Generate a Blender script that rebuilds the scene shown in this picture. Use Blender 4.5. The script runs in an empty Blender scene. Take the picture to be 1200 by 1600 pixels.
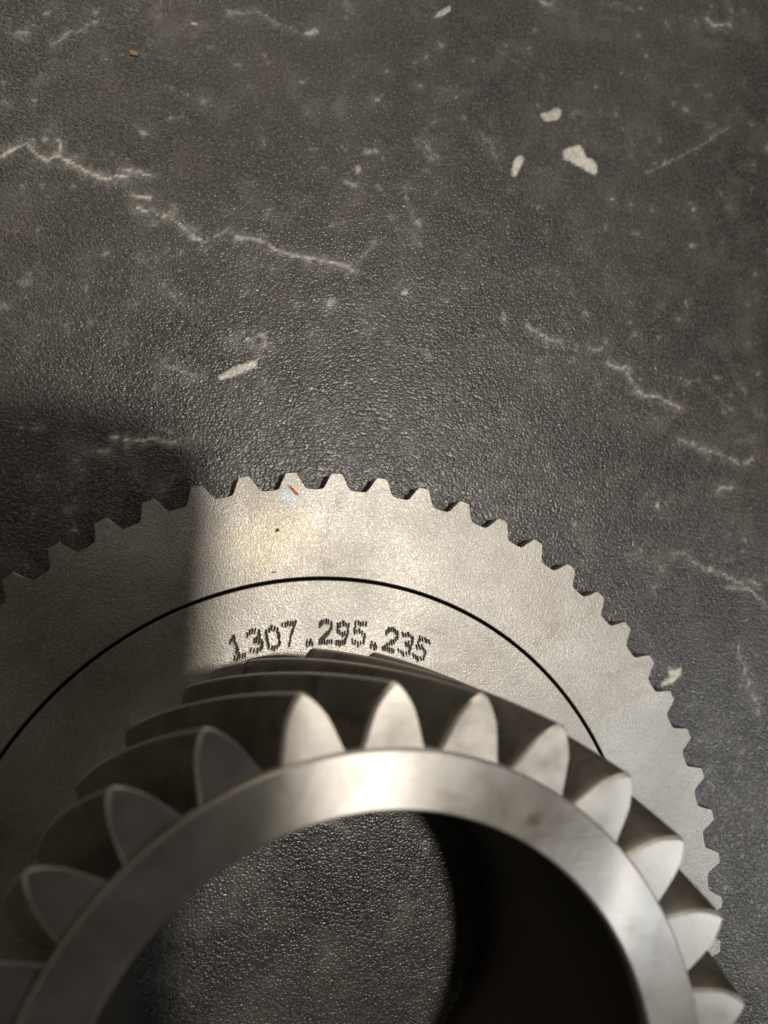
import bpy, bmesh, math, random
import numpy as np
from mathutils import Matrix, Vector

MM = 0.001
TZ = 2.8                       # gear face height above the table top, mm (table top is z = 0)
SC = bpy.context.scene
COL = SC.collection
random.seed(7)
rng = np.random.default_rng(11)

# ------------------------------------------------------------------ camera
cam_d = bpy.data.cameras.new('camera')
cam = bpy.data.objects.new('camera', cam_d)
COL.objects.link(cam)
RX, RY = 0.0934, -0.2396
CAM_ROT = Matrix.Rotation(RY, 3, 'Y') @ Matrix.Rotation(RX, 3, 'X')
CAM_POS = Vector((-15.878, 47.706, 101.538 + TZ)) * MM
cam.matrix_world = Matrix.Translation(CAM_POS) @ CAM_ROT.to_4x4()
cam_d.sensor_fit = 'HORIZONTAL'
cam_d.sensor_width = 36
cam_d.lens = 36 * 1129.95 / 1200
cam_d.clip_start = 0.001
cam_d.clip_end = 50
cam_d.dof.use_dof = True
cam_d.dof.focus_distance = 0.1015
cam_d.dof.aperture_fstop = 22
SC.camera = cam

# ------------------------------------------------------------------ room light
w = bpy.data.worlds.new('World')
SC.world = w
w.use_nodes = True
bgn = w.node_tree.nodes['Background']
bgn.inputs[0].default_value = (1.0, 0.84, 0.66, 1)
bgn.inputs[1].default_value = 0.10

def lamp(name, pos, target, size, power, color):
    l = bpy.data.lights.new(name, 'AREA')
    l.shape = 'DISK'
    l.size = size
    l.energy = power
    l.color = color
    o = bpy.data.objects.new(name, l)
    COL.objects.link(o)
    o.location = pos
    d = Vector(target) - Vector(pos)
    o.rotation_euler = d.to_track_quat('-Z', 'Y').to_euler()
    return o
lamp('ceiling_lamp', (0.400, 0.120, 2.0), (0, 0.03, 0), 0.115, 18, (1.0, 0.93, 0.84))
lamp('window_light', (1.05, -0.44, 1.15), (0.05, 0.02, 0), 0.24, 3.7, (0.90, 0.95, 1.0))
lamp('far_fill_light', (0.15, 1.7, 1.35), (0.02, 0.08, 0), 2.2, 6.5, (1.0, 0.92, 0.81))  # added fill from the unseen far side, lifts the table top
lamp('second_ceiling_lamp', (-0.30, 1.20, 1.26), (0.0, 0.03, 0), 0.20, 1.5, (1.0, 0.89, 0.68))

SC.view_settings.view_transform = 'Standard'
SC.view_settings.look = 'None'
SC.view_settings.exposure = 0.1
SC.view_settings.gamma = 1
SC.render.engine = 'CYCLES'

# ------------------------------------------------------------------ node helper
class NT:
    def __init__(s, name):
        s.m = bpy.data.materials.new(name)
        s.m.use_nodes = True
        s.t = s.m.node_tree
        s.t.nodes.clear()
        s.out = s.t.nodes.new('ShaderNodeOutputMaterial')
        s.b = s.t.nodes.new('ShaderNodeBsdfPrincipled')
        s.t.links.new(s.b.outputs[0], s.out.inputs[0])
        s._pos = None
    def n(s, typ, **kw):
        nd = s.t.nodes.new('ShaderNode' + typ)
        for k, v in kw.items():
            setattr(nd, k, v)
        return nd
    def put(s, sock, v):
        if hasattr(v, 'links'):
            s.t.links.new(v, sock)
        else:
            if isinstance(v, (tuple, list)) and len(v) == 3 and sock.type == 'RGBA':
                v = (*v, 1)
            sock.default_value = v
    def pos(s):
        if s._pos is None:
            s._pos = s.n('NewGeometry').outputs['Position']
        return s._pos
    def math(s, op, a, b=0.0, clamp=False):
        nd = s.n('Math', operation=op, use_clamp=clamp)
        s.put(nd.inputs[0], a)
        s.put(nd.inputs[1], b)
        return nd.outputs[0]
    def vm(s, op, a, b):
        nd = s.n('VectorMath', operation=op)
        s.put(nd.inputs[0], a)
        s.put(nd.inputs[1], b)
        return nd.outputs[0] if op not in ('LENGTH', 'DOT_PRODUCT') else nd.outputs['Value']
    def noise(s, scale, detail=3, rough=0.55, vec=None, dist=0.0):
        nd = s.n('TexNoise')
        s.put(nd.inputs['Vector'], vec if vec is not None else s.pos())
        nd.inputs['Scale'].default_value = scale
        nd.inputs['Detail'].default_value = detail
        nd.inputs['Roughness'].default_value = rough
        nd.inputs['Distortion'].default_value = dist
        return nd.outputs['Fac']
    def ramp(s, fac, lo, hi, a=0.0, b=1.0):
        nd = s.n('MapRange', clamp=True)
        s.put(nd.inputs[0], fac)
        for i, v in enumerate((lo, hi, a, b)):
            s.put(nd.inputs[i + 1], v)
        return nd.outputs[0]
    def mix(s, fac, a, b, mode='MIX'):
        nd = s.n('Mix', data_type='RGBA', blend_type=mode)
        s.put(nd.inputs[0], fac)
        s.put(nd.inputs[6], a)
        s.put(nd.inputs[7], b)
        return nd.outputs[2]
    def bump(s, h, dist, strength=1.0, normal=None):
        nd = s.n('Bump')
        nd.inputs['Distance'].default_value = dist
        nd.inputs['Strength'].default_value = strength
        s.put(nd.inputs['Height'], h)
        if normal is not None:
            s.put(nd.inputs['Normal'], normal)
        return nd.outputs[0]
    def blob(s, c, rx, ry, ang=0.0, rag=0.5, nscale=900, soft=0.5):
        """a ragged patch about a place on the part, 0..1 (c in mm)"""
        d = s.vm('SUBTRACT', s.pos(), (c[0] * MM, c[1] * MM, c[2] * MM))
        rot = s.n('VectorRotate', rotation_type='Z_AXIS')
        s.put(rot.inputs['Vector'], d)
        rot.inputs['Angle'].default_value = -ang
        q = s.vm('MULTIPLY', rot.outputs[0], (1 / (rx * MM), 1 / (ry * MM), 0.0))
        l = s.vm('LENGTH', q, (0, 0, 0))
        l = s.math('ADD', l, s.math('MULTIPLY', s.math('SUBTRACT', s.noise(nscale, 2), 0.5), rag * 2))
        return s.ramp(l, 1.0, 1.0 - soft)
    def attr(s, name):
        return s.n('Attribute', attribute_name=name).outputs['Fac']
    def bs(s, **kw):
        for k, v in kw.items():
            s.put(s.b.inputs[k.replace('_', ' ')], v)

# ------------------------------------------------------------------ materials
def mat_slate():
    s = NT('slate_laminate')
    big = s.noise(28, 5, 0.62)
    mid = s.noise(130, 5, 0.65, dist=0.4)
    fine = s.noise(1900, 3, 0.75)
    hue = s.noise(75, 4, 0.6)
    c = s.mix(s.ramp(big, 0.35, 0.66), (0.0190, 0.0182, 0.0172), (0.0500, 0.0472, 0.0433))
    c = s.mix(s.ramp(hue, 0.5, 0.72, 0, 0.6), c, (0.078, 0.060, 0.052))
    c = s.mix(s.ramp(mid, 0.50, 0.75, 0, 0.75), c, (0.112, 0.107, 0.095))
    c = s.mix(s.ramp(fine, 0.48, 0.70, 0, 0.75), c, (0.145, 0.138, 0.124))
    v = s.attr('vein')
    v = s.math('MULTIPLY', v, s.ramp(s.noise(1600, 2, 0.6), 0.25, 0.6, 0.6, 1.0), True)
    c = s.mix(v, c, (0.74, 0.71, 0.64))
    vor = s.n('TexVoronoi', feature='SMOOTH_F1')
    wob = s.n('TexNoise')
    s.put(wob.inputs['Vector'], s.pos())
    wob.inputs['Scale'].default_value = 900
    wv = s.vm('ADD', s.pos(), s.vm('MULTIPLY', wob.outputs['Color'], (0.0003, 0.0003, 0)))
    s.put(vor.inputs['Vector'], s.vm('MULTIPLY', wv, (1.0, 1.25, 1.0)))
    vor.inputs['Scale'].default_value = 2750
    vor.inputs['Smoothness'].default_value = 0.6
    h = s.math('SUBTRACT', 1.0, vor.outputs['Distance'])
    h = s.math('ADD', h, s.math('MULTIPLY', s.noise(1700, 2, 0.5), 0.35))
    s.bs(Base_Color=c, Roughness=s.ramp(s.noise(400, 3), 0.3, 0.7, 0.25, 0.37), Normal=s.bump(h, 0.000072, 1.0))
    s.b.inputs['Specular IOR Level'].default_value = 0.48
    return s.m

def steel_base(s, tint=1.0):
    big = s.noise(45, 4, 0.6)
    mid = s.noise(330, 4, 0.65)
    fine = s.noise(3300, 2, 0.6)
    c = s.mix(s.ramp(big, 0.35, 0.68), (0.25 * tint, 0.240 * tint, 0.221 * tint), (0.345 * tint, 0.330 * tint, 0.304 * tint))
    c = s.mix(s.ramp(mid, 0.52, 0.75, 0, 0.35), c, (0.27 * tint, 0.245 * tint, 0.21 * tint))
    c = s.mix(s.ramp(fine, 0.55, 0.75, 0, 0.3), c, (0.60, 0.58, 0.54))
    return c, fine

def mat_blasted():
    """matt shot-blasted steel of the disc and the ring"""
    s = NT('blasted_steel')
    c, fine = steel_base(s)
    stain = s.math('MULTIPLY', s.ramp(s.noise(85, 5, 0.7, dist=1.0), 0.52, 0.68), s.ramp(s.noise(700, 3, 0.7), 0.3, 0.65))
    c = s.mix(s.math('MULTIPLY', stain, 0.6), c, (0.17, 0.145, 0.115))
    c = s.mix(s.math('MULTIPLY', s.blob((-8, 53, 0), 9, 8, 0.2, 0.6, 260, 1.0), 0.55), c, (0.44, 0.395, 0.27))  # yellowish glow of the lamp highlight, painted into the steel colour
    mp = s.n('Mapping')
    s.put(mp.inputs[0], s.pos())
    mp.inputs['Rotation'].default_value = (0, 0, 0.9)
    mp.inputs['Scale'].default_value = (60, 2600, 1)
    scr = s.ramp(s.noise(1.0, 2, 0.5, vec=mp.outputs[0]), 0.66, 0.72)
    scr = s.math('MULTIPLY', scr, s.ramp(s.noise(70, 3, 0.6), 0.5, 0.66))
    c = s.mix(s.math('MULTIPLY', scr, 0.35), c, (0.52, 0.50, 0.46))
    grease = s.ramp(s.noise(38, 4, 0.7, dist=1.4), 0.50, 0.66)
    c = s.mix(s.math('MULTIPLY', grease, 0.38), c, (0.19, 0.165, 0.135))
    specks = s.ramp(s.noise(2300, 1, 0.4), 0.78, 0.84)
    c = s.mix(s.math('MULTIPLY', specks, 0.55), c, (0.10, 0.07, 0.05))
    c = s.mix(s.math('MULTIPLY', s.blob((-4.9, 59.4, 0), 2.1, 1.1, -0.5, 0.5, 700, 0.8), 0.55), c, (0.30, 0.36, 0.44))
    c = s.mix(s.blob((-4.25, 60.25, 0), 1.15, 0.28, -0.75, 0.55, 1500, 0.4), c, (0.16, 0.055, 0.02))
    c = s.mix(s.blob((-6.45, 54.6, 0), 0.42, 0.30, 0.9, 0.7, 2500, 0.5), c, (0.035, 0.02, 0.015))
    c = s.mix(s.blob((-6.8, 48.75, 0), 0.40, 0.14, 0.1, 0.5, 2500, 0.5), c, (0.03, 0.02, 0.015))
    c = s.mix(s.math('MULTIPLY', s.blob((33, 49, 0), 3.2, 1.6, 1.1, 0.6, 500, 0.9), 0.3), c, (0.26, 0.21, 0.17))
    c = s.mix(s.math('MULTIPLY', s.blob((-5.5, 44.5, 0), 2.2, 0.8, 0.6, 0.8, 900, 0.9), 0.35), c, (0.25, 0.20, 0.16))
    h = s.math('ADD', s.noise(4200, 2, 0.6), s.math('MULTIPLY', s.noise(1500, 2, 0.5), 0.5))
    s.bs(Base_Color=c, Metallic=0.9, Roughness=s.math('ADD', s.ramp(fine, 0.3, 0.7, 0.30, 0.42), s.ramp(s.noise(60, 3), 0.35, 0.7, 0.0, 0.10)), Normal=s.bump(h, 0.000045, 1.0))
    return s.m

def mat_stamp():
    s = NT('stamped_steel')
    c, fine = steel_base(s)
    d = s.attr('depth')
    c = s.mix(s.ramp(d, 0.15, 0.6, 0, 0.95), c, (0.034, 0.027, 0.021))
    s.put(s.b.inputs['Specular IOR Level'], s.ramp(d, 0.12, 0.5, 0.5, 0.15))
    h = s.math('ADD', s.noise(4200, 2, 0.6), s.math('MULTIPLY', s.noise(1500, 2, 0.5), 0.5))
    s.bs(Base_Color=c, Metallic=s.ramp(d, 0.10, 0.4, 0.9, 0.0), Roughness=s.math('ADD', s.ramp(fine, 0.3, 0.7, 0.30, 0.42), s.ramp(s.noise(60, 3), 0.35, 0.7, 0.0, 0.10)), Normal=s.bump(h, 0.000045, 1.0))
    return s.m

def radial(s):
    """radius and angle about the gear's axis, as a vector that runs along the turning marks"""
    sep = s.n('SeparateXYZ')
    s.put(sep.inputs[0], s.pos())
    r = s.vm('LENGTH', s.vm('MULTIPLY', s.pos(), (1, 1, 0)), (0, 0, 0))
    a = s.math('ARCTAN2', sep.outputs[1], sep.outputs[0])
    return r, a, sep

def mat_turned():
    """bright ground face of the collar"""
    s = NT('turned_steel')
    r, a, sep = radial(s)
    cmb = s.n('CombineXYZ')
    s.put(cmb.inputs[0], s.math('MULTIPLY', r, 7000.0))
    s.put(cmb.inputs[1], s.math('MULTIPLY', a, 9.0))
    rings = s.noise(1.0, 3, 0.6, vec=cmb.outputs[0])
    cm2 = s.n('CombineXYZ')
    s.put(cm2.inputs[0], s.math('MULTIPLY', r, 130.0))
    s.put(cm2.inputs[1], s.math('MULTIPLY', a, 26.0))
    streak = s.noise(1.0, 4, 0.65, vec=cm2.outputs[0])
    blot = s.noise(230, 4, 0.6, dist=0.6)
    c = s.mix(s.ramp(blot, 0.35, 0.68), (0.52, 0.50, 0.47), (0.60, 0.58, 0.545))
    c = s.mix(s.ramp(rings, 0.5, 0.8, 0, 0.25), c, (0.40, 0.37, 0.33))
    c = s.mix(s.math('MULTIPLY', s.blob((14.9, 25.1, 41), 1.3, 0.8, 0.4, 0.6, 700, 0.9), 0.65), c, (0.17, 0.11, 0.07))
    c = s.mix(s.math('MULTIPLY', s.blob((7.0, 27.6, 41), 3.5, 0.6, -0.25, 0.8, 500, 0.9), 0.35), c, (0.36, 0.26, 0.18))
    c = s.mix(s.math('MULTIPLY', s.ramp(s.noise(420, 3, 0.6), 0.58, 0.75), 0.25), c, (0.34, 0.27, 0.21))
    c = s.mix(s.math('MULTIPLY', s.ramp(s.noise(95, 5, 0.7, dist=1.2), 0.5, 0.68), 0.45), c, (0.33, 0.285, 0.235))
    mp = s.n('Mapping')
    s.put(mp.inputs[0], s.pos())
    mp.inputs['Rotation'].default_value = (0, 0, -0.75)
    mp.inputs['Scale'].default_value = (150, 1900, 1)
    scr = s.ramp(s.noise(1.0, 3, 0.55, vec=mp.outputs[0]), 0.55, 0.70)
    worn = s.blob((20.5, 21.5, 39), 7.5, 5, -0.8, 0.4, 300, 0.9)
    c = s.mix(s.math('MULTIPLY', s.math('MULTIPLY', scr, s.math('ADD', worn, 0.25)), 0.7), c, (0.74, 0.70, 0.62))
    h = s.math('ADD', s.math('MULTIPLY', rings, 0.9), s.math('MULTIPLY', streak, s.math('MULTIPLY', s.blob((19, 21.5, 39), 9, 5, -0.85, 0.3, 300, 1.0), 1.6)))
    s.bs(Base_Color=c, Metallic=0.8, Roughness=s.ramp(blot, 0.3, 0.7, 0.34, 0.44), Normal=s.bump(h, 0.000010, 1.0))
    s.b.inputs['Anisotropic'].default_value = 0.85
    s.b.inputs['Anisotropic Rotation'].default_value = 0.25
    tg = s.n('Tangent', direction_type='RADIAL', axis='Z')
    s.put(s.b.inputs['Tangent'], tg.outputs[0])
    # polished ridges of the turning marks
    gl = s.n('BsdfAnisotropic')
    s.put(gl.inputs['Color'], c)
    gl.inputs['Roughness'].default_value = 0.15
    gl.inputs['Anisotropy'].default_value = 0.75
    gl.inputs['Rotation'].default_value = 0.25
    s.put(gl.inputs['Tangent'], tg.outputs[0])
    mx = s.n('MixShader')
    s.put(mx.inputs[0], s.ramp(s.noise(300, 3, 0.6), 0.3, 0.7, 0.14, 0.34))
    s.t.links.new(s.b.outputs[0], mx.inputs[1])
    s.t.links.new(gl.outputs[0], mx.inputs[2])
    s.t.links.new(mx.outputs[0], s.out.inputs[0])
    return s.m

def mat_ground():
    """smooth ground flanks and faces of the helical teeth"""
    s = NT('ground_steel')
    big = s.noise(160, 4, 0.6)
    r, a, sep = radial(s)
    cmb = s.n('CombineXYZ')
    s.put(cmb.inputs[0], s.math('MULTIPLY', r, 5200.0))
    s.put(cmb.inputs[1], s.math('MULTIPLY', a, 14.0))
    lines = s.noise(1.0, 3, 0.6, vec=cmb.outputs[0])
    c = s.mix(s.ramp(big, 0.35, 0.68), (0.36, 0.34, 0.31), (0.47, 0.445, 0.41))
    c = s.mix(s.ramp(lines, 0.5, 0.75, 0, 0.4), c, (0.26, 0.24, 0.21))
    c = s.mix(s.math('MULTIPLY', s.ramp(s.noise(500, 3, 0.6), 0.6, 0.75), 0.3), c, (0.30, 0.25, 0.20))
    s.bs(Base_Color=c, Metallic=0.8, Roughness=s.ramp(big, 0.3, 0.7, 0.26, 0.40), Normal=s.bump(lines, 0.000005, 1.0))
    return s.m

def mat_simple(name, col, rough, metal=0.0, coat=0.0):
    s = NT(name)
    f = s.noise(1500, 3)
    c = s.mix(s.ramp(f, 0.4, 0.7, 0, 0.4), col, tuple(min(1, x * 1.5) for x in col))
    s.bs(Base_Color=c, Roughness=rough, Metallic=metal)
    s.b.inputs['Coat Weight'].default_value = coat
    return s.m

M_SLATE, M_BLAST, M_STAMP, M_TURN, M_GROUND = mat_slate(), mat_blasted(), mat_stamp(), mat_turned(), mat_ground()
def mat_flank():
    s = NT('shaded_flank_steel')  # flank colour darkened to paint the shade between the teeth
    r, a, sep = radial(s)
    cmb = s.n('CombineXYZ')
    s.put(cmb.inputs[0], s.math('MULTIPLY', r, 9000.0))
    s.put(cmb.inputs[1], s.math('MULTIPLY', a, 12.0))
    s.put(cmb.inputs[2], s.math('MULTIPLY', sep.outputs[2], 60.0))
    lines = s.noise(1.0, 2, 0.5, vec=cmb.outputs[0])
    film = s.noise(140, 4, 0.65, dist=0.8)
    c = s.mix(s.ramp(film, 0.35, 0.66), (0.24, 0.220, 0.185), (0.40, 0.375, 0.335))
    c = s.mix(s.ramp(lines, 0.5, 0.8, 0, 0.3), c, (0.42, 0.40, 0.36))
    s.bs(Base_Color=c, Metallic=0.92, Roughness=s.ramp(film, 0.3, 0.7, 0.20, 0.36), Normal=s.bump(lines, 0.000006, 1.0))
    return s.m
M_FLANK = mat_flank()
M_EDGE = mat_simple('deburred_edge', (0.62, 0.60, 0.56), 0.38, 0.8)
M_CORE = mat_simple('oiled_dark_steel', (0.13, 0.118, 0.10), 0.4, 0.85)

# ------------------------------------------------------------------ mesh helpers
def mesh_obj(name, verts, faces, mat, parent=None, smooth=False, sharp=None):
    me = bpy.data.meshes.new(name)
    me.from_pydata([tuple(c * MM for c in v) for v in verts], [], faces)
    me.update()
    bm = bmesh.new()
    bm.from_mesh(me)
    bmesh.ops.recalc_face_normals(bm, faces=bm.faces)
    bm.to_mesh(me)
    bm.free()
    if smooth:
        me.polygons.foreach_set('use_smooth', [True] * len(me.polygons))
        me.set_sharp_from_angle(angle=math.radians(sharp or 30))
    me.materials.append(mat)
    o = bpy.data.objects.new(name, me)
    COL.objects.link(o)
    if parent:
        o.parent = parent
    return o

def lathe(profile, nseg=240, closed=True, edit=None):
    vs, fs = [], []
    n = len(profile)
    for i in range(nseg):
        a = 2 * math.pi * i / nseg
        for j, (r, z) in enumerate(profile):
            if edit:
                r, z = edit(a, j, r, z)
            vs.append((r * math.cos(a), r * math.sin(a), z))
    for i in range(nseg):
        k = (i + 1) % nseg
        for j in range(n if closed else n - 1):
            l = (j + 1) % n
            fs.append((i * n + j, k * n + j, k * n + l, i * n + l))
    return vs, fs

def describe(o, label, cat, group=None):
    o['label'] = label
    o['category'] = cat
    if group:
        o['group'] = group

# ------------------------------------------------------------------ table top (slate-look laminate)
VEINS=[
 ([(-45.6, 105.5), (-44.8, 105.9), (-43.2, 106.8), (-41.6, 108.0), (-40.4, 106.8), (-39.1, 106.0), (-38.1, 106.7), (-37.0, 106.5), (-35.3, 106.1), (-34.1, 105.3), (-32.3, 104.3), (-30.4, 104.0), (-30.0, 104.9), (-29.2, 105.3), (-28.5, 104.9)],0.30,1.00),
 ([(-37.4, 109.1), (-37.1, 107.9), (-37.0, 106.8)],0.25,0.80),
 ([(-39.2, 108.8), (-38.8, 109.1)],0.25,0.60),
 ([(-28.7, 106.1), (-27.2, 105.8), (-25.0, 105.7)],0.22,0.80),
 ([(-27.3, 102.3), (-26.2, 102.2), (-25.1, 102.3)],0.45,0.90),
 ([(-26.8, 100.6), (-25.3, 100.0), (-23.5, 99.9), (-22.2, 99.9), (-20.4, 98.7), (-18.6, 97.2), (-17.4, 96.3)],0.30,0.90),
 ([(-17.4, 96.3), (-15.4, 97.8), (-13.8, 98.9), (-12.4, 98.0)],0.20,0.55),
 ([(-12.4, 97.9), (-10.8, 97.7), (-8.5, 97.7), (-7.5, 97.0), (-5.1, 96.2), (-3.2, 95.8), (-0.3, 95.5), (2.6, 95.3), (4.6, 94.6)],0.30,0.85),
 ([(4.6, 95.4), (7.1, 97.7), (8.1, 99.6)],0.20,0.45),
 ([(32.9, 88.5), (35.7, 87.2), (37.4, 86.5), (40.2, 86.2)],0.28,0.70),
 ([(44.2, 85.5), (46.8, 85.3)],0.22,0.50),
 ([(47.6, 83.3), (48.8, 82.5), (50.9, 82.7), (51.7, 81.1), (52.8, 78.7), (54.6, 78.0), (57.0, 78.2), (58.8, 77.2), (61.2, 76.4)],0.30,0.75),
 ([(60.7, 71.0), (63.4, 70.4), (65.2, 69.6), (69.0, 68.7), (72.1, 67.4), (74.7, 68.1)],0.26,0.60),
 ([(41.0, 83.0), (41.9, 85.3), (39.7, 89.9)],0.22,0.25),
 ([(58.4, 81.6), (64.5, 81.4), (70.7, 76.8)],0.22,0.20),
 ([(58.6, 51.9), (61.0, 52.0), (61.9, 51.1), (63.4, 50.0), (65.2, 49.3), (67.9, 48.7), (70.4, 47.5), (73.1, 45.9), (75.9, 43.5)],0.22,0.60),
 ([(73.2, 47.7), (74.8, 47.1)],0.32,0.60),
 ([(68.5, 46.5), (71.6, 46.1)],0.60,0.35),
 ([(70.1, 36.7), (71.4, 32.5), (72.5, 29.3), (73.7, 25.9)],0.30,0.50),
 ([(-28.8, 67.3), (-26.9, 66.8), (-25.2, 66.7), (-23.9, 67.3), (-22.2, 67.0), (-20.0, 67.0), (-18.1, 67.1)],0.22,0.90),
 ([(-31.8, 65.4), (-30.6, 65.4), (-29.1, 65.2)],0.22,0.60),
 ([(-22.7, 68.5), (-20.9, 68.4)],0.20,0.40),
 ([(-40.7, 67.9), (-38.0, 68.2)],0.20,0.40),
 ([(-22.4, 77.7), (-20.3, 77.4), (-17.9, 76.3)],0.40,0.45),
 ([(-13.3, 82.3), (-12.2, 82.4)],0.40,0.60),
 ([(-11.0, 82.2), (-9.6, 83.4), (-8.5, 82.8), (-8.5, 81.7), (-9.4, 81.5)],0.40,0.65),
 ([(-12.0, 83.6), (-11.3, 83.4)],0.30,0.40),
 ([(56.1, 117.4), (64.5, 122.4), (73.3, 128.3)],0.20,0.28),
 ([(-14.7, 132.7), (-10.5, 134.0), (-6.6, 132.4), (-2.6, 131.6), (-0.9, 133.5)],0.22,0.40),
 ([(-2.6, 131.9), (-1.1, 132.4)],0.45,0.70),
 ([(-38.9, 123.2), (-37.3, 124.7), (-34.0, 127.1)],0.25,0.40),
 ([(-43.5, 124.1), (-42.2, 124.2)],0.30,0.50),
 ([(69.7, 148.4), (71.0, 147.5), (74.4, 148.4)],0.40,0.55),
 ([(37.0, 145.3), (38.7, 144.9)],0.40,0.60),
 ([(57.1, 33.3), (58.2, 32.6)],0.60,0.60),
 ([(68.1, 63.1), (70.6, 63.4)],0.40,0.60),
 ([(29.2, 90.0), (29.4, 89.0)],0.60,0.65),
 ([(16.1, 83.0), (17.0, 82.0)],0.90,0.28),
 ([(6.7, 113.9), (8.1, 114.3)],0.60,0.60),
 ([(5.3, 111.2), (5.5, 110.4)],0.50,0.60),
 ([(3.3, 108.6), (5.1, 108.2)],0.60,0.60),
 ([(8.6, 108.7), (9.0, 108.1)],0.50,0.35),
 ([(15.9, 117.1), (17.2, 115.6), (17.6, 114.2)],0.40,0.35),
 ([(26.2, 119.3), (27.9, 118.4), (28.4, 116.3)],0.40,0.35),
 ([(12.7, 109.3), (14.8, 103.2)],0.30,0.30),
 ([(15.0, 103.8), (15.3, 103.1)],0.50,0.60),
 ([(0.5, 89.4), (1.7, 89.4)],0.45,0.60),
 ([(0.4, 14.2), (2.2, 13.6), (4.5, 12.1)],0.70,0.30),
]
SPOTS=[(12.7,91.9,0.59,0.95),(1.2,88.8,0.54,0.80),(55.8,60.0,0.59,0.85),(64.4,105.2,0.63,0.35),(49.4,111.9,0.45,0.60),(65.1,111.9,0.63,0.45),(41.6,60.1,0.63,0.35),(41.1,56.6,0.72,0.40),(-19.4,130.2,0.45,0.80),(-26.1,126.6,0.36,0.30),(-39.6,127.9,0.45,0.40),(-33.4,129.2,0.45,0.40),(-33.1,127.7,0.63,0.30),(-26.1,112.0,0.54,0.50),(-40.7,114.3,0.36,0.40),(-22.6,114.6,0.36,0.40),(-3.5,123.5,0.36,0.45),(8.6,122.9,0.45,0.45),(21.6,125.4,0.32,0.60),(10.0,127.5,0.36,0.50),(19.2,133.9,0.45,0.35),(16.5,131.4,0.36,0.40),(24.5,132.6,0.36,0.40),(46.8,131.6,0.45,0.40),(56.9,139.2,0.36,0.40),(56.2,147.7,0.36,0.40),(68.5,137.2,0.45,0.35),(69.6,134.1,0.27,0.40),(57.1,110.6,0.36,0.35),(36.0,126.4,0.36,0.35),(69.5,55.3,0.54,0.30),(52.4,52.5,0.54,0.30),(19.9,91.3,0.54,0.25),(35.0,82.6,0.54,0.30),(40.7,83.0,0.45,0.30),(45.8,79.6,0.45,0.25),(47.2,86.7,0.63,0.35),(43.8,91.3,0.45,0.40),(57.4,88.1,0.45,0.30),(52.0,90.4,0.54,0.25),(68.4,82.2,0.54,0.30),(76.8,83.4,0.45,0.30),(70.7,76.8,0.72,0.25),(17.7,72.8,0.45,0.35),(10.3,72.6,0.45,0.40),(-40.8,88.3,1.08,0.20),(-43.4,84.4,0.72,0.30),(-32.4,83.1,0.72,0.20),(-38.1,61.5,0.54,0.30),(-33.4,63.8,0.36,0.30),(14.9,130.0,0.27,0.30),]

#crumb [[-27.81637119 123.83927695  -5.3       ]]
FLECKS=[
 ([(40.39, 119.05), (41.41, 119.76), (42.36, 120.25), (43.55, 120.54), (44.25, 119.85), (44.69, 118.55), (45.87, 118.27), (46.57, 117.46), (46.65, 116.22), (46.03, 115.56), (44.85, 116.08), (43.68, 116.59), (42.74, 116.91), (41.58, 117.42), (40.53, 117.61)],1.00),
 ([(36.39, 124.98), (36.86, 125.28), (38.03, 125.58), (38.87, 126.4), (39.81, 126.55), (40.33, 126.18), (40.01, 125.1), (39.29, 124.25), (38.47, 124.12), (37.64, 123.76), (36.84, 124.14)],0.75),
 ([(32.05, 116.82), (32.91, 117.22), (33.35, 116.74), (32.88, 115.56), (31.82, 113.48), (31.25, 113.24), (31.16, 114.49), (31.47, 115.91)],1.00),
 ([(18.06, 138.64), (18.84, 139.85), (20.66, 141.06), (20.81, 140.36), (19.54, 139.27)],0.75),
 ([(-15.07, 76.69), (-12.31, 78.44), (-9.59, 79.59), (-9.48, 78.64), (-12.06, 77.18), (-14.53, 76.31)],0.95),
 ([(56.8, 33.14), (58.28, 33.23), (59.33, 33.58), (59.13, 32.31), (57.45, 31.09), (55.67, 30.64), (55.55, 31.15), (57.2, 32.11)],0.95),
]


def vnoise(x, y, seed):
    """smooth value noise on arrays"""
    r = np.random.default_rng(seed).random((256, 256))
    xi, yi = np.floor(x).astype(int), np.floor(y).astype(int)
    fx, fy = x - xi, y - yi
    fx, fy = fx * fx * (3 - 2 * fx), fy * fy * (3 - 2 * fy)
    g = lambda i, j: r[(xi + i) & 255, (yi + j) & 255]
    return (g(0, 0) * (1 - fx) + g(1, 0) * fx) * (1 - fy) + (g(0, 1) * (1 - fx) + g(1, 1) * fx) * fy

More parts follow.
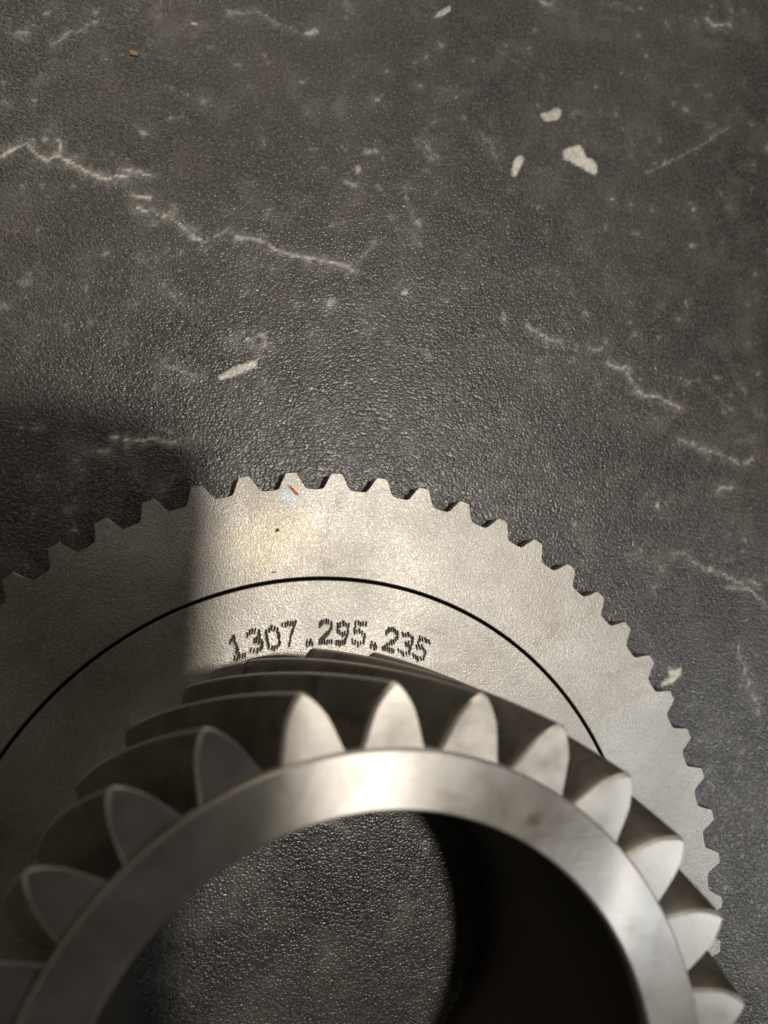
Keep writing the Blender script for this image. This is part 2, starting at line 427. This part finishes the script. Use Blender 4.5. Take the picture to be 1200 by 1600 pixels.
def build_table():
    step = 0.34
    xs = np.concatenate([[-600, -300, -150], np.arange(-80, 120, step), [150, 300, 600]])
    ys = np.concatenate([[-600, -300, -150], np.arange(-50, 180, step), [240, 400, 700]])
    X, Y = np.meshgrid(xs, ys)
    jx = (vnoise(X * 0.9, Y * 0.9, 1) - 0.5) * 1.1 + (vnoise(X * 2.6, Y * 2.6, 2) - 0.5) * 0.5
    jx += (vnoise(X * 6, Y * 6, 21) - 0.5) * 0.22
    brk = np.clip(0.3 + 1.5 * vnoise(X * 1.5, Y * 1.5, 22) * vnoise(X * 4, Y * 4, 23) * 1.6, 0, 1)
    jy = (vnoise(X * 0.9, Y * 0.9, 3) - 0.5) * 1.1 + (vnoise(X * 2.6, Y * 2.6, 4) - 0.5) * 0.5
    amp = vnoise(X * 1.3, Y * 1.3, 5)
    V = np.zeros_like(X)
    def stroke(pts, w, s, wob=1.0, halo=0.25, brkn=False):
        pts = np.array(pts)
        lo, hi = pts.min(0) - 4, pts.max(0) + 4
        ix = np.where((xs > lo[0]) & (xs < hi[0]))[0]
        iy = np.where((ys > lo[1]) & (ys < hi[1]))[0]
        if not len(ix) or not len(iy):
            return
        sl = (slice(iy[0], iy[-1] + 1), slice(ix[0], ix[-1] + 1))
        px, py = X[sl] + jx[sl] * wob, Y[sl] + jy[sl] * wob
        D = np.full(px.shape, 1e9)
        for a, b in zip(pts[:-1], pts[1:]):
            d = b - a
            t = np.clip(((px - a[0]) * d[0] + (py - a[1]) * d[1]) / (d @ d + 1e-9), 0, 1)
            D = np.minimum(D, np.hypot(px - a[0] - t * d[0], py - a[1] - t * d[1]))
        hw = w * (0.42 + 0.5 * amp[sl])
        m = np.clip(1.35 - D / hw, 0, 1) * s
        m = np.maximum(m, np.exp(-(D / (w * 3.8)) ** 2) * s * halo * amp[sl])
        if brkn:
            m = m * brk[sl]
        V[sl] = np.maximum(V[sl], m)
    for pts, ww, s in VEINS:
        fat = ww >= 0.45
        stroke(pts, ww, s, 0.3 if fat else 0.5, 0.10 if fat else 0.45, True)
    for x, y, r, s in SPOTS:
        stroke([(x - r * 0.25, y), (x + r * 0.25, y + 0.02)], r * 0.9, s, 0.5, 0.2)
    for pts, s in FLECKS:
        P = np.array(pts)
        lo, hi = P.min(0) - 1, P.max(0) + 1
        ix = np.where((xs > lo[0]) & (xs < hi[0]))[0]
        iy = np.where((ys > lo[1]) & (ys < hi[1]))[0]
        sl = (slice(iy[0], iy[-1] + 1), slice(ix[0], ix[-1] + 1))
        px, py = X[sl] + jx[sl] * 0.12, Y[sl] + jy[sl] * 0.12
        D = np.full(px.shape, 1e9)
        inside = np.zeros(px.shape, bool)
        for a, b in zip(P, np.roll(P, -1, 0)):
            d = b - a
            t = np.clip(((px - a[0]) * d[0] + (py - a[1]) * d[1]) / (d @ d + 1e-9), 0, 1)
            D = np.minimum(D, np.hypot(px - a[0] - t * d[0], py - a[1] - t * d[1]))
            inside ^= ((a[1] > py) != (b[1] > py)) & (px < d[0] * (py - a[1]) / (d[1] + 1e-12) + a[0])
        D = np.where(inside, D, -D)
        V[sl] = np.maximum(V[sl], np.clip(0.5 + D / 0.24, 0, 1) * s * (0.8 + 0.4 * amp[sl]))
    # faint flecks and short hairline cracks scattered in the print
    for k in range(1100):
        x, y = rng.uniform(-78, 118), rng.uniform(-48, 178)
        stroke([(x, y), (x + rng.normal(0, .3), y + rng.normal(0, .3))], rng.uniform(.18, .42), rng.uniform(.08, .36), 0.6, 0.3)
    for k in range(150):
        x, y = rng.uniform(-78, 118), rng.uniform(-48, 178)
        a = rng.normal(-0.5, 0.6)
        L = rng.uniform(0.5, 3)
        stroke([(x, y), (x + L * math.cos(a), y + L * math.sin(a))], rng.uniform(.5, 1.6), rng.uniform(.05, .16), 2.0, 0.5, True)
    for k in range(46):
        x, y = rng.uniform(-78, 118), rng.uniform(-48, 178)
        a = rng.normal(-0.5, 0.5)
        pts = [(x, y)]
        for q in range(rng.integers(3, 9)):
            a += rng.normal(0, 0.5)
            pts.append((pts[-1][0] + 1.3 * math.cos(a), pts[-1][1] + 1.3 * math.sin(a)))
        stroke(pts, rng.uniform(.14, .26), rng.uniform(.04, .14), 0.7, 0.6, True)
    nx, ny = len(xs), len(ys)
    co = np.zeros((ny * nx, 3), np.float32)
    co[:, 0], co[:, 1] = X.ravel() * MM, Y.ravel() * MM
    i = np.arange(ny * nx).reshape(ny, nx)
    quads = np.stack([i[:-1, :-1], i[:-1, 1:], i[1:, 1:], i[1:, :-1]], -1).reshape(-1, 4).astype(np.int32)
    me = bpy.data.meshes.new('table_top')
    me.vertices.add(len(co))
    me.vertices.foreach_set('co', co.ravel())
    me.loops.add(quads.size)
    me.loops.foreach_set('vertex_index', quads.ravel())
    me.polygons.add(len(quads))
    me.polygons.foreach_set('loop_start', np.arange(0, quads.size, 4, dtype=np.int32))
    me.update(calc_edges=True)
    at = me.attributes.new('vein', 'FLOAT', 'POINT')
    at.data.foreach_set('value', V.ravel().astype(np.float32))
    me.materials.append(M_SLATE)
    o = bpy.data.objects.new('table_top', me)
    COL.objects.link(o)
    o['kind'] = 'structure'
    o['label'] = 'dark slate-look laminate table top with white crack veins'
build_table()

# ------------------------------------------------------------------ the gear
gear = bpy.data.objects.new('helical_gear', None)
COL.objects.link(gear)
gear.location = (0, 0, TZ * MM)
describe(gear, 'steel helical gear with toothed ring, stamped 1307.295.235 on dark table', 'gear')

# outer ring with its dog teeth
N_DOG, PH = 60, 2.2715
R_ROOT, R_TIP, R_IN, T_RING = 60.65, 63.0, 48.09, 2.0
ha = 2.02 / R_ROOT                                      # half angle of a tooth's foot
pitch = 2 * math.pi / N_DOG
offs = [-ha, 0.0, ha, ha + 0.010, pitch / 2, pitch - ha - 0.010]
ring_a = [(PH - k * pitch + o, j >= 3) for k in range(N_DOG) for j, o in enumerate(offs)]
ring_a.sort(key=lambda t: t[0])
vs, fs = [], []
CH = 0.10
for a, gap in ring_a:
    c = CH if gap else 0.0
    for r, z in ((R_IN, -T_RING), (R_IN, -0.12), (R_IN + 0.12, 0.0), (R_ROOT - c, 0.0), (R_ROOT, -c), (R_ROOT, -T_RING)):
        vs.append((r * math.cos(a), r * math.sin(a), z))
nn = len(ring_a)
for i in range(nn):
    k = (i + 1) % nn
    for j in range(6):
        l = (j + 1) % 6
        fs.append((i * 6 + j, k * 6 + j, k * 6 + l, i * 6 + l))
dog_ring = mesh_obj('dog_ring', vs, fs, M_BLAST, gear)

def dog_tooth_mesh(seed=0):
    jr = random.Random(seed)
    prof = [(-ha * R_ROOT, 0.0), (-1.83, 0.32), (-1.52, 0.95), (-1.02, 2.05), (-0.82, 2.33), (-0.45, 2.36), (0.45, 2.36), (0.82, 2.33), (1.02, 2.05), (1.52, 0.95), (1.83, 0.32), (ha * R_ROOT, 0.0)]
    prof = [(a + (jr.uniform(-.07, .07) if d > .5 else 0), d + (jr.uniform(-.07, .05) if d > 1 else 0)) for a, d in prof]
    def pt(t, dr, inset, z):
        r = R_ROOT + dr
        t2 = t * (1 - inset / max(abs(t), 0.3)) if dr > 0 else t
        a = t2 / R_ROOT if dr == 0 else math.atan2(t2, r)
        rr = R_ROOT if dr == 0 else r - (inset if dr > 2 else 0)
        return (rr * math.cos(a), rr * math.sin(a), z)
    n = len(prof)
    vs = [pt(t, d, CH, 0.0) for t, d in prof] + [(R_ROOT, 0, 0)]
    vs += [pt(t, d, 0, -CH if d > 0 else 0.0) for t, d in prof]
    vs += [pt(t, d, 0, -T_RING) for t, d in prof] + [(R_ROOT, 0, -T_RING)]
    o1, o2 = n + 1, 2 * n + 1
    fs = [tuple(range(n)) + (n,)]
    for i in range(n - 1):
        fs.append((i, i + 1, o1 + i + 1, o1 + i))
        fs.append((o1 + i, o1 + i + 1, o2 + i + 1, o2 + i))
    fs.append(tuple(o2 + i for i in range(n)) + (3 * n + 1,))
    return vs, fs
vs, fs = dog_tooth_mesh()
fs = [tuple(dict.fromkeys(f)) for f in fs]
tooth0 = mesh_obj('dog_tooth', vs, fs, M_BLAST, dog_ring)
worn = [tooth0.data]
for sd in range(1, 7):                                    # a few differently worn teeth
    v2, f2 = dog_tooth_mesh(sd)
    tmp = mesh_obj('worn_tooth', v2, [tuple(dict.fromkeys(f)) for f in f2], M_BLAST)
    worn.append(tmp.data)
    bpy.data.objects.remove(tmp)
tooth0.rotation_euler.z = PH
for k in range(1, N_DOG):
    o = tooth0.copy()
    COL.objects.link(o)
    o.parent = dog_ring
    o.data = worn[random.randrange(7)]
    o.rotation_euler.z = PH - k * pitch

# inner disc with the stamped number
ST_R0, ST_R1, ST_A0, ST_A1 = 38.3, 42.9, math.radians(66.2), math.radians(109.4)
D_IN, D_OUT = 31.0, 47.68
def build_disc():
    vs, fs = [], []
    nseg = 240
    cuts = sorted([2 * math.pi * i / nseg for i in range(nseg) if not ST_A0 - .004 < 2 * math.pi * i / nseg < ST_A1 + .004]
                  + [ST_A0 + (ST_A1 - ST_A0) * i / 29 for i in range(30)])
    prof = [(D_IN, 0), (ST_R0, 0), (ST_R1, 0), (D_OUT - .12, 0), (D_OUT, -.12), (D_OUT, -2.0), (D_IN, -2.0)]
    n = len(prof)
    for a in cuts:
        for r, z in prof:
            vs.append((r * math.cos(a), r * math.sin(a), z))
    m = len(cuts)
    for i in range(m):
        k = (i + 1) % m
        for j in range(n - 1):
            if j == 1 and ST_A0 - 1e-6 <= cuts[i] < ST_A1 - 1e-6:
                continue                                  # the stamped plate is set in here
            fs.append((i * n + j, k * n + j, k * n + j + 1, i * n + j + 1))
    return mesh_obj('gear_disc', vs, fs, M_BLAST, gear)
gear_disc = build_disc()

GLYPH = {   # strokes in a cell 0..1 wide, 0..1 high
    '1': [[(.15, .80), (.45, 1), (.45, 0)], [(.1, 0), (.85, 0)]],
    '2': [[(.05, .78), (.2, .95), (.5, 1), (.85, .9), (.9, .68), (.7, .45), (.3, .2), (.05, 0), (.95, 0)]],
    '3': [[(.08, .9), (.45, 1), (.85, .9), (.85, .65), (.45, .52)], [(.45, .52), (.9, .40), (.92, .15), (.5, 0), (.05, .1)]],
    '5': [[(.9, 1), (.15, 1), (.12, .55), (.5, .62), (.9, .45), (.9, .15), (.5, 0), (.06, .08)]],
    '7': [[(.05, 1), (.95, 1), (.6, .5), (.35, 0)]],
    '9': [[(.9, .62), (.5, .45), (.12, .62), (.12, .88), (.5, 1), (.88, .88), (.9, .5), (.75, .12), (.4, 0), (.1, .06)]],
    '0': [[(.5, 1), (.88, .85), (.92, .5), (.88, .15), (.5, 0), (.12, .15), (.08, .5), (.12, .85), (.5, 1)]],
    '.': [[(.28, .0), (.72, .0)], [(.34, .14), (.6, .14)]],
}
STAMP = [('1', 106.75), ('3', 103.2), ('0', 99.74), ('7', 96.35), ('.', 92.6), ('2', 89.25), ('9', 85.9), ('5', 82.47), ('.', 79.0), ('2', 75.75), ('3', 72.4), ('5', 69.05)]
def build_stamp():
    na, nr = 520, 78
    A = np.linspace(ST_A0, ST_A1, na)
    Rr = np.linspace(ST_R0, ST_R1, nr)
    AA, RR = np.meshgrid(A, Rr)
    H = np.zeros_like(AA)
    LIP = np.zeros_like(AA)
    CW, CHT, RB = 1.95, 2.85, 38.95
    def tick(x0, y0, cx_a, ln, wd, tilt, depth):
        # local frame of the digit: u along the arc (clockwise), v outward
        u = -(AA - cx_a) * 40.4 - x0
        v = RR - RB - y0
        p = u * math.sin(tilt) + v * math.cos(tilt)
        q = u * math.cos(tilt) - v * math.sin(tilt)
        d = np.sqrt((np.clip(np.abs(p) - ln / 2, 0, None)) ** 2 + q ** 2) / (wd / 2)
        np.maximum(H, np.clip(1.5 - d, 0, 1) * depth, out=H)
        np.maximum(LIP, np.clip(1 - np.abs(d - 1.95) / 0.6, 0, 1) * depth, out=LIP)
    r2 = random.Random(3)
    for ch, deg in STAMP:
        a = math.radians(deg)
        lift = 0.12 * math.sin(deg)
        for pts in GLYPH[ch]:
            for (x0, y0), (x1, y1) in zip(pts[:-1], pts[1:]):
                X0, Y0, X1, Y1 = (x0 - .5) * CW, y0 * CHT, (x1 - .5) * CW, y1 * CHT
                L = math.hypot(X1 - X0, Y1 - Y0)
                k = max(1, round(L / 0.37))
                for i in range(k + 1):
                    t = i / k
                    tick(X0 + (X1 - X0) * t + r2.gauss(0, .03), Y0 + (Y1 - Y0) * t + lift + r2.gauss(0, .04), a, r2.uniform(.40, .64), r2.uniform(.11, .175), math.radians(1.6 * (deg - 89)) + r2.gauss(0, .10), r2.uniform(.7, 1.0))
    edge = np.minimum(np.minimum(AA - ST_A0, ST_A1 - AA) * 40, np.minimum(RR - ST_R0, ST_R1 - RR))
    H *= np.clip(edge / 0.12, 0, 1)
    LIP *= np.clip(1 - H * 3, 0, 1) * np.clip(edge / 0.12, 0, 1)
    Z = -H * 0.17 + LIP * 0.045
    ring = np.clip(vnoise(AA * 260, RR * 6, 9) - 0.35, 0, 1) * 0.0
    co = np.stack([RR * np.cos(AA), RR * np.sin(AA), Z + ring], -1).reshape(-1, 3) * MM
    i = np.arange(na * nr).reshape(nr, na)
    quads = np.stack([i[:-1, :-1], i[1:, :-1], i[1:, 1:], i[:-1, 1:]], -1).reshape(-1, 4)
    me = bpy.data.meshes.new('stamped_number')
    me.from_pydata(co.tolist(), [], quads.tolist())
    me.update()
    if me.polygons[0].normal.z < 0:
        me.flip_normals()
    at = me.attributes.new('depth', 'FLOAT', 'POINT')
    at.data.foreach_set('value', H.ravel().astype(np.float32))
    me.polygons.foreach_set('use_smooth', [True] * len(me.polygons))
    me.materials.append(M_STAMP)
    o = bpy.data.objects.new('stamped_number', me)
    COL.objects.link(o)
    o.parent = gear_disc
    o['label'] = 'number 1307.295.235 stamped in hatched dark digits along the disc'
build_stamp()

# added black ring, paints the shade in the groove between disc and ring
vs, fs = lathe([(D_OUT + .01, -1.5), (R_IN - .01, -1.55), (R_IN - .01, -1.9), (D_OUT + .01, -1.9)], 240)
M_GROOVE = mat_simple('groove_shade_black', (0.004, 0.0035, 0.003), 0.9)
M_GROOVE.node_tree.nodes['Principled BSDF'].inputs['Specular IOR Level'].default_value = 0.05
mesh_obj('groove_shade_ring', vs, fs, M_GROOVE, gear)

# core: bore, hub under the disc, root cylinder of the helical teeth
notch_a, notch_w = math.radians(10.6), 0.115
def core_edit(a, j, r, z):
    d = abs((a - notch_a + math.pi) % (2 * math.pi) - math.pi)
    if j in (0, 1, 2, 3) and z < -2.5 and d < notch_w:
        z += 1.5 * math.sqrt(max(0, 1 - (d / notch_w) ** 2))
    return r, z
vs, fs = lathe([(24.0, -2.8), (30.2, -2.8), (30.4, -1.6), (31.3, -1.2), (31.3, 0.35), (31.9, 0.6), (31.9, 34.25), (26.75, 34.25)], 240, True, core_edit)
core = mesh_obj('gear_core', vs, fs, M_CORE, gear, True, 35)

# collar on top
vs, fs = lathe([(26.78, 34.25), (26.80, 35.62), (27.02, 35.83), (32.10, 35.83), (32.36, 35.56), (32.36, 34.25)], 288, False)
collar = mesh_obj('collar', vs, fs, M_TURN, gear, True, 25)

# helical teeth
N_T, PS, TW, Z0, Z1 = 27, 2.4587, 0.5391, 0.7, 35.146
HALF = [(31.5, 3.55), (32.2, 3.12), (32.9, 2.86), (33.8, 2.62), (34.8, 2.34), (35.8, 2.00), (36.7, 1.52), (37.4, 1.06), (37.85, 0.70), (38.12, 0.40), (38.25, 0.12)]
def tooth_mesh():
    half = [(r, w) for r, w in HALF]
    prof = [(r, w) for r, w in half] + [(r, -w) for r, w in reversed(half)]
    nsl = 30
    cen = [Z0, Z0 + 0.3] + [Z0 + 0.3 + (Z1 - 0.56 - Z0) * i / nsl for i in range(1, nsl)] + [Z1 - 0.26, Z1]
    vs, fs = [], []
    for si, z in enumerate(cen):
        tw = TW * (Z1 - z) / (Z1 - Z0)
        ins = 0.26 if si in (0, len(cen) - 1) else 0.0
        for r, w in prof:
            ww = w
            rr = r
            if ins and r > 31.6:
                ww = math.copysign(max(abs(w) - ins * 0.85, 0.08), w)
                rr = r - ins * max(0, (r - 36.0) / 2.25)
            a = ww / rr + tw
            vs.append((rr * math.cos(a), rr * math.sin(a), z))
    n = len(prof)
    for s in range(len(cen) - 1):
        for j in range(n - 1):
            fs.append((s * n + j, s * n + j + 1, (s + 1) * n + j + 1, (s + 1) * n + j))
    fs.append(tuple(range(n)))
    fs.append(tuple((len(cen) - 1) * n + j for j in range(n)))
    return vs, fs
vs, fs = tooth_mesh()
t0 = mesh_obj('helical_tooth', vs, fs, M_GROUND, gear, True, 28)
t0.data.materials.append(M_EDGE)
t0.data.materials.append(M_FLANK)                          # deburred rim of the end faces
for p in t0.data.polygons:
    zc = p.center.z / MM
    if len(p.vertices) == 4 and (zc > Z1 - 0.26 or zc < Z0 + 0.3 or math.hypot(p.center.x, p.center.y) / MM > 38.0):
        p.material_index = 1
    elif len(p.vertices) == 4:
        p.material_index = 2
t0.rotation_euler.z = PS
for k in range(1, N_T):
    o = t0.copy()
    COL.objects.link(o)
    o.parent = gear
    o.rotation_euler.z = PS - k * 2 * math.pi / N_T

# ------------------------------------------------------------------ orange crumb on the table
bm = bmesh.new()
bmesh.ops.create_icosphere(bm, subdivisions=3, radius=1.0)
for v in bm.verts:
    n = 1 + 0.22 * math.sin(v.co.x * 3.1 + 1) * math.cos(v.co.y * 4.3) + random.uniform(-.05, .05)
    v.co = Vector((v.co.x * 0.62 * n, v.co.y * 0.36 * n, max(v.co.z, -0.7) * 0.24 * n)) * MM
me = bpy.data.meshes.new('crumb')
bm.to_mesh(me)
bm.free()
me.materials.append(mat_simple('orange_crumb', (0.42, 0.22, 0.08), 0.6))
crumb = bpy.data.objects.new('crumb', me)
COL.objects.link(crumb)
crumb.location = (-27.8 * MM, 123.85 * MM, 0.16 * MM)
crumb.rotation_euler.z = -0.1
describe(crumb, 'tiny orange crumb lying alone on the dark table top', 'crumb')

# ------------------------------------------------------------------ the phone that takes the picture (its shadow falls across the gear)
def rounded(x0, y0, x1, y1, r, n=10):
    pts = []
    for cx, cy, a0 in ((x1 - r, y1 - r, 0), (x0 + r, y1 - r, 90), (x0 + r, y0 + r, 180), (x1 - r, y0 + r, 270)):
        for i in range(n + 1):
            a = math.radians(a0 + 90 * i / n)
            pts.append((cx + r * math.cos(a), cy + r * math.sin(a)))
    return pts
def slab(name, pts, z0, z1, bev, mat, parent):
    cx = sum(p[0] for p in pts) / len(pts)
    cy = sum(p[1] for p in pts) / len(pts)
    lays = [(z0, bev), (z0 + bev, 0), (z1 - bev, 0), (z1, bev)]
    vs, fs = [], []
    for z, b in lays:
        for x, y in pts:
            d = math.hypot(x - cx, y - cy)
            vs.append((x - (x - cx) / d * b, y - (y - cy) / d * b, z))
    n = len(pts)
    for l in range(3):
        for i in range(n):
            k = (i + 1) % n
            fs.append((l * n + i, l * n + k, (l + 1) * n + k, (l + 1) * n + i))
    fs.append(tuple(range(n)))
    fs.append(tuple(3 * n + i for i in range(n)))
    return mesh_obj(name, vs, fs, mat, parent)
phone = bpy.data.objects.new('smartphone', None)
COL.objects.link(phone)
phone.matrix_world = cam.matrix_world @ Matrix.Rotation(math.radians(-6), 4, 'Z')
describe(phone, 'dark smartphone held above, its shadow falling across the left side of the gear', 'phone')
M_BLACK = mat_simple('dark_glass', (0.02, 0.02, 0.022), 0.25)
M_FRAME = mat_simple('phone_frame', (0.12, 0.12, 0.13), 0.35, 0.9)
PX0, PX1, PY0, PY1 = -52.5, 25.0, -133.0, 28.0
slab('frame', rounded(PX0, PY0, PX1, PY1, 13), 2.4, 10.6, 0.8, M_FRAME, phone)
slab('back_glass', rounded(PX0 + 1.2, PY0 + 1.2, PX1 - 1.2, PY1 - 1.2, 8), 2.1, 2.6, 0.1, M_BLACK, phone)
slab('screen', rounded(PX0 + 1.2, PY0 + 1.2, PX1 - 1.2, PY1 - 1.2, 8), 10.4, 10.9, 0.1, M_BLACK, phone)
for dy in (0, -20, -40):
    ring_pts = [(7 * math.cos(t * math.pi / 16), dy + 7 * math.sin(t * math.pi / 16)) for t in range(32)]
    lens = slab('lens_ring', ring_pts, 0.7, 2.3, 0.2, M_FRAME, phone)
slab('side_button', [(PX1 - .3, -30), (PX1 + .6, -30), (PX1 + .6, -18), (PX1 - .3, -18)], 5, 8, 0.1, M_FRAME, phone)
